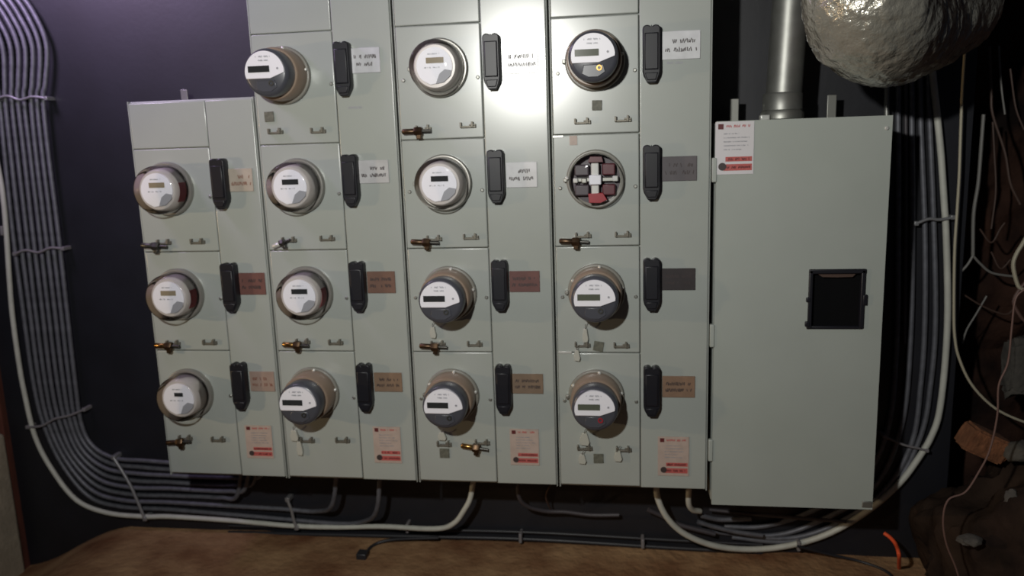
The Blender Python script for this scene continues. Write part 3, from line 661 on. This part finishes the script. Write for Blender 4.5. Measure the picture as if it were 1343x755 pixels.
# small leads under the panels
cable([(679, 628, .2), (681, 652, .22), (693, 664, .25), (716, 670, .28), (742, 671, .295), (775, 675, .3), (812, 675, .3)], .0075, M['cable_dark'], 'dull mauve cable drooping under the third and fourth panels')
cable([(725, 630, .22), (716, 650, .24), (722, 668, .29)], .003, M['wire_brown'], 'thin brown wire hanging under the gap of the third panel', name='wire', cat='wire')
cable([(904, 632, .16), (903, 658, .18), (908, 668, .21), (918, 670, .24)], .0095, M['cable_white'], 'short white cable stub under the right of the fourth panel')
cable([(850, 668, .29), (868, 676, .3), (892, 688, .3), (938, 700, .3)], .0085, M['cable_dark'], 'dark cable running right below the short white stub')
cable([(920, 676, .27), (945, 681, .29), (985, 680, .3)], .0085, M['cable'], 'short grey cable end below the cabinet left corner')
cable([(915, 684, .27), (935, 690, .28), (965, 697, .29), (1000, 702, .3)], .008, M['cable'], 'grey cable slanting right below the cabinet')
cable([(930, 668, .3), (1010, 676, .3), (1110, 684, .3)], .006, M['cable_dark'], 'dark cable running level beneath the cabinet')
for j, (va, vb, r_, lab) in enumerate(((694, 708, .006, 'upper thin black pipe along the foot of the board'), (703, 718, .008, 'lower thin black pipe along the foot of the board'))):
    cable([(300, va - 5, BY - .016), (540, va, BY - .016), (700, va + 4, BY - .016), (880, vb, BY - .016), (1000, vb + 6, BY - .016)], r_, M['cable_black'], lab, 'thin black pipes at the foot of the board', name='thin_pipe', cat='pipe')
# straps
def strap(pts, w, mt, label, y, th=.004, group='cable straps'):
    """a flat metal band bowed over the cables, a fixing ear at each end"""
    P = [at(u, v, y) for u, v in pts]; b = MB()
    b.tube(P, w, 8, sub=5)
    o = P[len(P) // 2]
    t = thing('cable_strap', o, label, 'strap', group)
    part('band', b, mt, t, o)
    for e in (P[0], P[-1]):
        b = MB(); b.box((e.x - w * 1.4, y - .004, e.z - w * 1.4), (e.x + w * 1.4, BY, e.z + w * 1.4), .002); part('fixing_ear', b, mt, t, o)
SY = BY - .040
strap([(-6, 130), (10, 126), (26, 131), (42, 127), (60, 129)], .005, M['strap'], 'pale strap across the left cable bundle near its top', SY)
strap([(19, 333), (34, 328), (50, 331), (66, 325), (82, 326)], .005, M['strap_dark'], 'strap across the middle of the upright left cable bundle', SY)
strap([(36, 560), (55, 558), (72, 549), (90, 545), (110, 537)], .005, M['strap_dark'], 'slanted strap across the left bundle just above its bend', SY)
strap([(149, 600), (160, 617), (171, 636), (180, 656), (190, 680)], .0062, M['strap'], 'diagonal strap across the bundle after its bend', SY)
strap([(377, 655), (382, 668), (385, 680), (389, 692)], .006, M['strap'], 'short strap over the cables below the second panel', SY)
strap([(1202, 293), (1218, 287), (1232, 288), (1250, 285)], .005, M['strap'], 'strap around the grey and white cables right of the cabinet', SY)
strap([(1160, 572), (1185, 583), (1206, 588), (1216, 591)], .004, M['strap_dark'], 'strap where the white cable turns under the cabinet', SY)
for (u, v, lab) in ((5, 302, 'small clip on the white cable left of the bundle'), (535, 691, 'small clip on the white cable below the panel joint'), (683, 704, 'left clip on the thin black pipes'), (843, 711, 'right clip on the thin black pipes'), (1047, 714, 'pale tie on the white cable beneath the cabinet')):
    p = at(u, v, BY - .03); b = MB(); b.box((p.x - .006, BY - .045, p.z - .018), (p.x + .006, BY, p.z + .018), .003)
    single('cable_clip', b, M['strap_dark'], p, lab, 'clip', 'small cable clips')

# ------------------------------------------------------------------ loose wires in front of the earth at right
def wire(pts, r, mt, label, y=.36):
    return cable([(p[0], p[1], p[2] if len(p) > 2 else y) for p in pts], r, mt, label, 'loose thin wires at right', name='wire', seg=7, cat='wire')
wire([(1266, 60), (1262, 120), (1260, 170), (1258, 230), (1255, 280), (1252, 330), (1251, 400), (1252, 440), (1258, 470), (1275, 505), (1305, 535), (1343, 553), (1380, 562)], .0042, M['wire_pale'], 'pale wire hanging down then sweeping right near the earth wall', .30)
t_ = [(1290, 150), (1287, 190), (1283, 240), (1277, 280), (1276, 335)]
P = [at(u, v, .36) for u, v in t_]; t = thing('forked_wire', P[2], 'grey wire that forks in two right of the pale wire', 'wire', 'loose thin wires at right')
b = MB(); b.tube(P, .0055, 7); part('stem', b, M['wire_grey'], t, P[2])
for pts in ([(1276, 335), (1268, 348), (1254, 362), (1246, 370)], [(1276, 335), (1286, 346), (1302, 358), (1335, 363)]):
    b = MB(); b.tube([at(u, v, .36) for u, v in pts], .004, 7); part('branch', b, M['wire_grey'], t, P[2])
wire([(1298, 60), (1300, 120), (1302, 150), (1318, 200), (1325, 240), (1338, 268)], .004, M['wire_brown'], 'brown wire slanting down to the right beside the forked wire', .38)
wire([(1352, 300), (1342, 318), (1332, 335), (1329, 350), (1335, 374), (1343, 380)], .006, M['wire_pale'], 'pale kinked wire at the right edge', .34)
wire([(1350, 365), (1338, 378), (1330, 392), (1331, 402), (1343, 420), (1358, 424)], .005, M['wire_pink'], 'pinkish wire loop at the right edge', .34)
wire([(1345, 378), (1332, 392), (1327, 430), (1322, 475), (1310, 505), (1308, 545), (1298, 590), (1283, 620), (1266, 645), (1244, 655), (1237, 680), (1241, 712), (1254, 745), (1262, 775)], .0027, M['wire_pink'], 'long thin pinkish wire trailing from right down to the floor', -.12)
wire([(1285, 300), (1300, 318), (1312, 300), (1318, 292)], .003, M['wire_brown'], 'short brown wire twig right of the fork', .4)
wire([(1262, 385), (1290, 402), (1318, 412), (1330, 405)], .003, M['wire_brown'], 'brown wire lying across under the fork', .42)
wire([(1300, 330), (1312, 352), (1326, 340)], .003, M['wire_brown'], 'short looped brown wire above the pinkish loop', .4)
wire([(1294, 388), (1280, 412), (1268, 432), (1262, 450)], .003, M['wire_grey'], 'short grey wire slanting left below the fork', .42)
wire([(1310, 60), (1313, 110), (1318, 150)], .003, M['wire_grey'], 'thin grey wire end hanging under the duct', .4)
wire([(1325, 90), (1332, 140), (1343, 170)], .003, M['wire_brown'], 'thin brown wire hanging at the upper right edge', .4)
wire([(1302, 160), (1304, 200), (1306, 250), (1300, 300)], .003, M['wire_brown'], 'thin brown wire right behind the forked wire', .42)

# ------------------------------------------------------------------ rubble at the lower right, cords on the floor
def lump(c, rx, ry, rz, seed, amp=.25, sub=3, box=False):
    b = MB()
    if box:
        bmesh.ops.create_cube(b.bm, size=1.6); bmesh.ops.bevel(b.bm, geom=list(b.bm.edges), offset=.14, segments=2, affect='EDGES'); bmesh.ops.subdivide_edges(b.bm, edges=list(b.bm.edges), cuts=2, use_grid_fill=True)
    else: bmesh.ops.create_icosphere(b.bm, subdivisions=sub, radius=1)
    for v in b.bm.verts:
        n = mn.fractal(v.co * 1.6 + Vector((seed, 0, 0)), .8, 2, 4)
        v.co *= 1 + amp * n
        v.co = Vector((v.co.x * rx, v.co.y * ry, v.co.z * rz))
    return b
mc = Vector((1.66, .17, FZ))
b = lump(mc, .34, .27, .44, 3, .22, 5); bmesh.ops.translate(b.bm, verts=b.bm.verts, vec=mc)
single('earth_heap', b, M['mound'], mc, 'dark heap of earth against the wall in the lower right corner', 'heap')
bc = at(1290, 580, .16)
b = lump(bc, .085, .05, .05, 9, .06, box=True)
o = single('brick', b, M['brick'], (0, 0, 0), 'orange brown broken brick tilted on top of the earth heap', 'brick'); o.location = bc; o.rotation_euler = (.1, .45, .15)
for (u, v, y, rx, rz, lab, mt) in ((1273, 708, -.02, .034, .016, 'pale stone at the foot of the earth heap', 'stone'), (1326, 652, .02, .018, .028, 'upright pale stone on the earth heap', 'stone'), (1340, 480, .38, .06, .11, 'grey block standing in the earth wall at the right edge', 'stone'), (1340, 592, .12, .05, .03, 'grey flat stone right of the orange brick', 'stone')):
    p = at(u, v, y); b = lump(p, rx, rx * .8, rz, u, .3, box=(rz > .1))
    o = single('stone', b, M[mt], (0, 0, 0), lab, 'stone', 'stones in the earth at right'); o.location = p
def on_floor(u, v, lift):
    p = at_floor(u, v, FZ)
    if p.y > 0.30: p = at(u, v, 0.30)      # close to the board: where the cord climbs against it
    if p.y > 0.29: p.z = max(p.z, floor_pt(p.x, p.y).z + lift); return p
    p.z = floor_pt(p.x, p.y).z + lift
    return p
def floor_cord(pts, r, mt, label, name='cord'):
    P = [on_floor(u, v, r * .8) if len(q := (u, v)) else None for u, v in pts]
    b = MB(); b.tube(P, r, 8)
    return b, P
b, P = floor_cord([(575, 705), (540, 706), (510, 708), (490, 716), (478, 730)], .006, M['cable_black'], '')
t = thing('power_lead', P[2], 'short black cord with a plug lying on the dirt below the panels', 'cord')
part('lead', b, M['cable_black'], t, P[2])
e = P[-1]; b = MB(); b.box((e.x - .022, e.y - .03, e.z - .01), (e.x + .016, e.y + .01, e.z + .018), .005); part('plug', b, M['cable_black'], t, P[2])
b = MB(); P = [at(1160, 699, .23), at(1168, 705, .21), at(1175, 714, .18), at(1179, 728, .13), on_floor(1179, 746, .006)]
b.tube(P, .0062, 8); single('power_lead', b, M['orange'], P[2], 'bright orange cord end bending onto the floor at lower right', 'cord')
P = [at(1046, 716, .27), on_floor(1085, 726, .006), on_floor(1130, 738, .006), on_floor(1165, 752, .006), on_floor(1178, 775, .006)]
b = MB(); b.tube(P, .005, 8); single('black_cable', b, M['cable_black'], P[2], 'black cable trailing from the white cable tie onto the floor', 'cable')
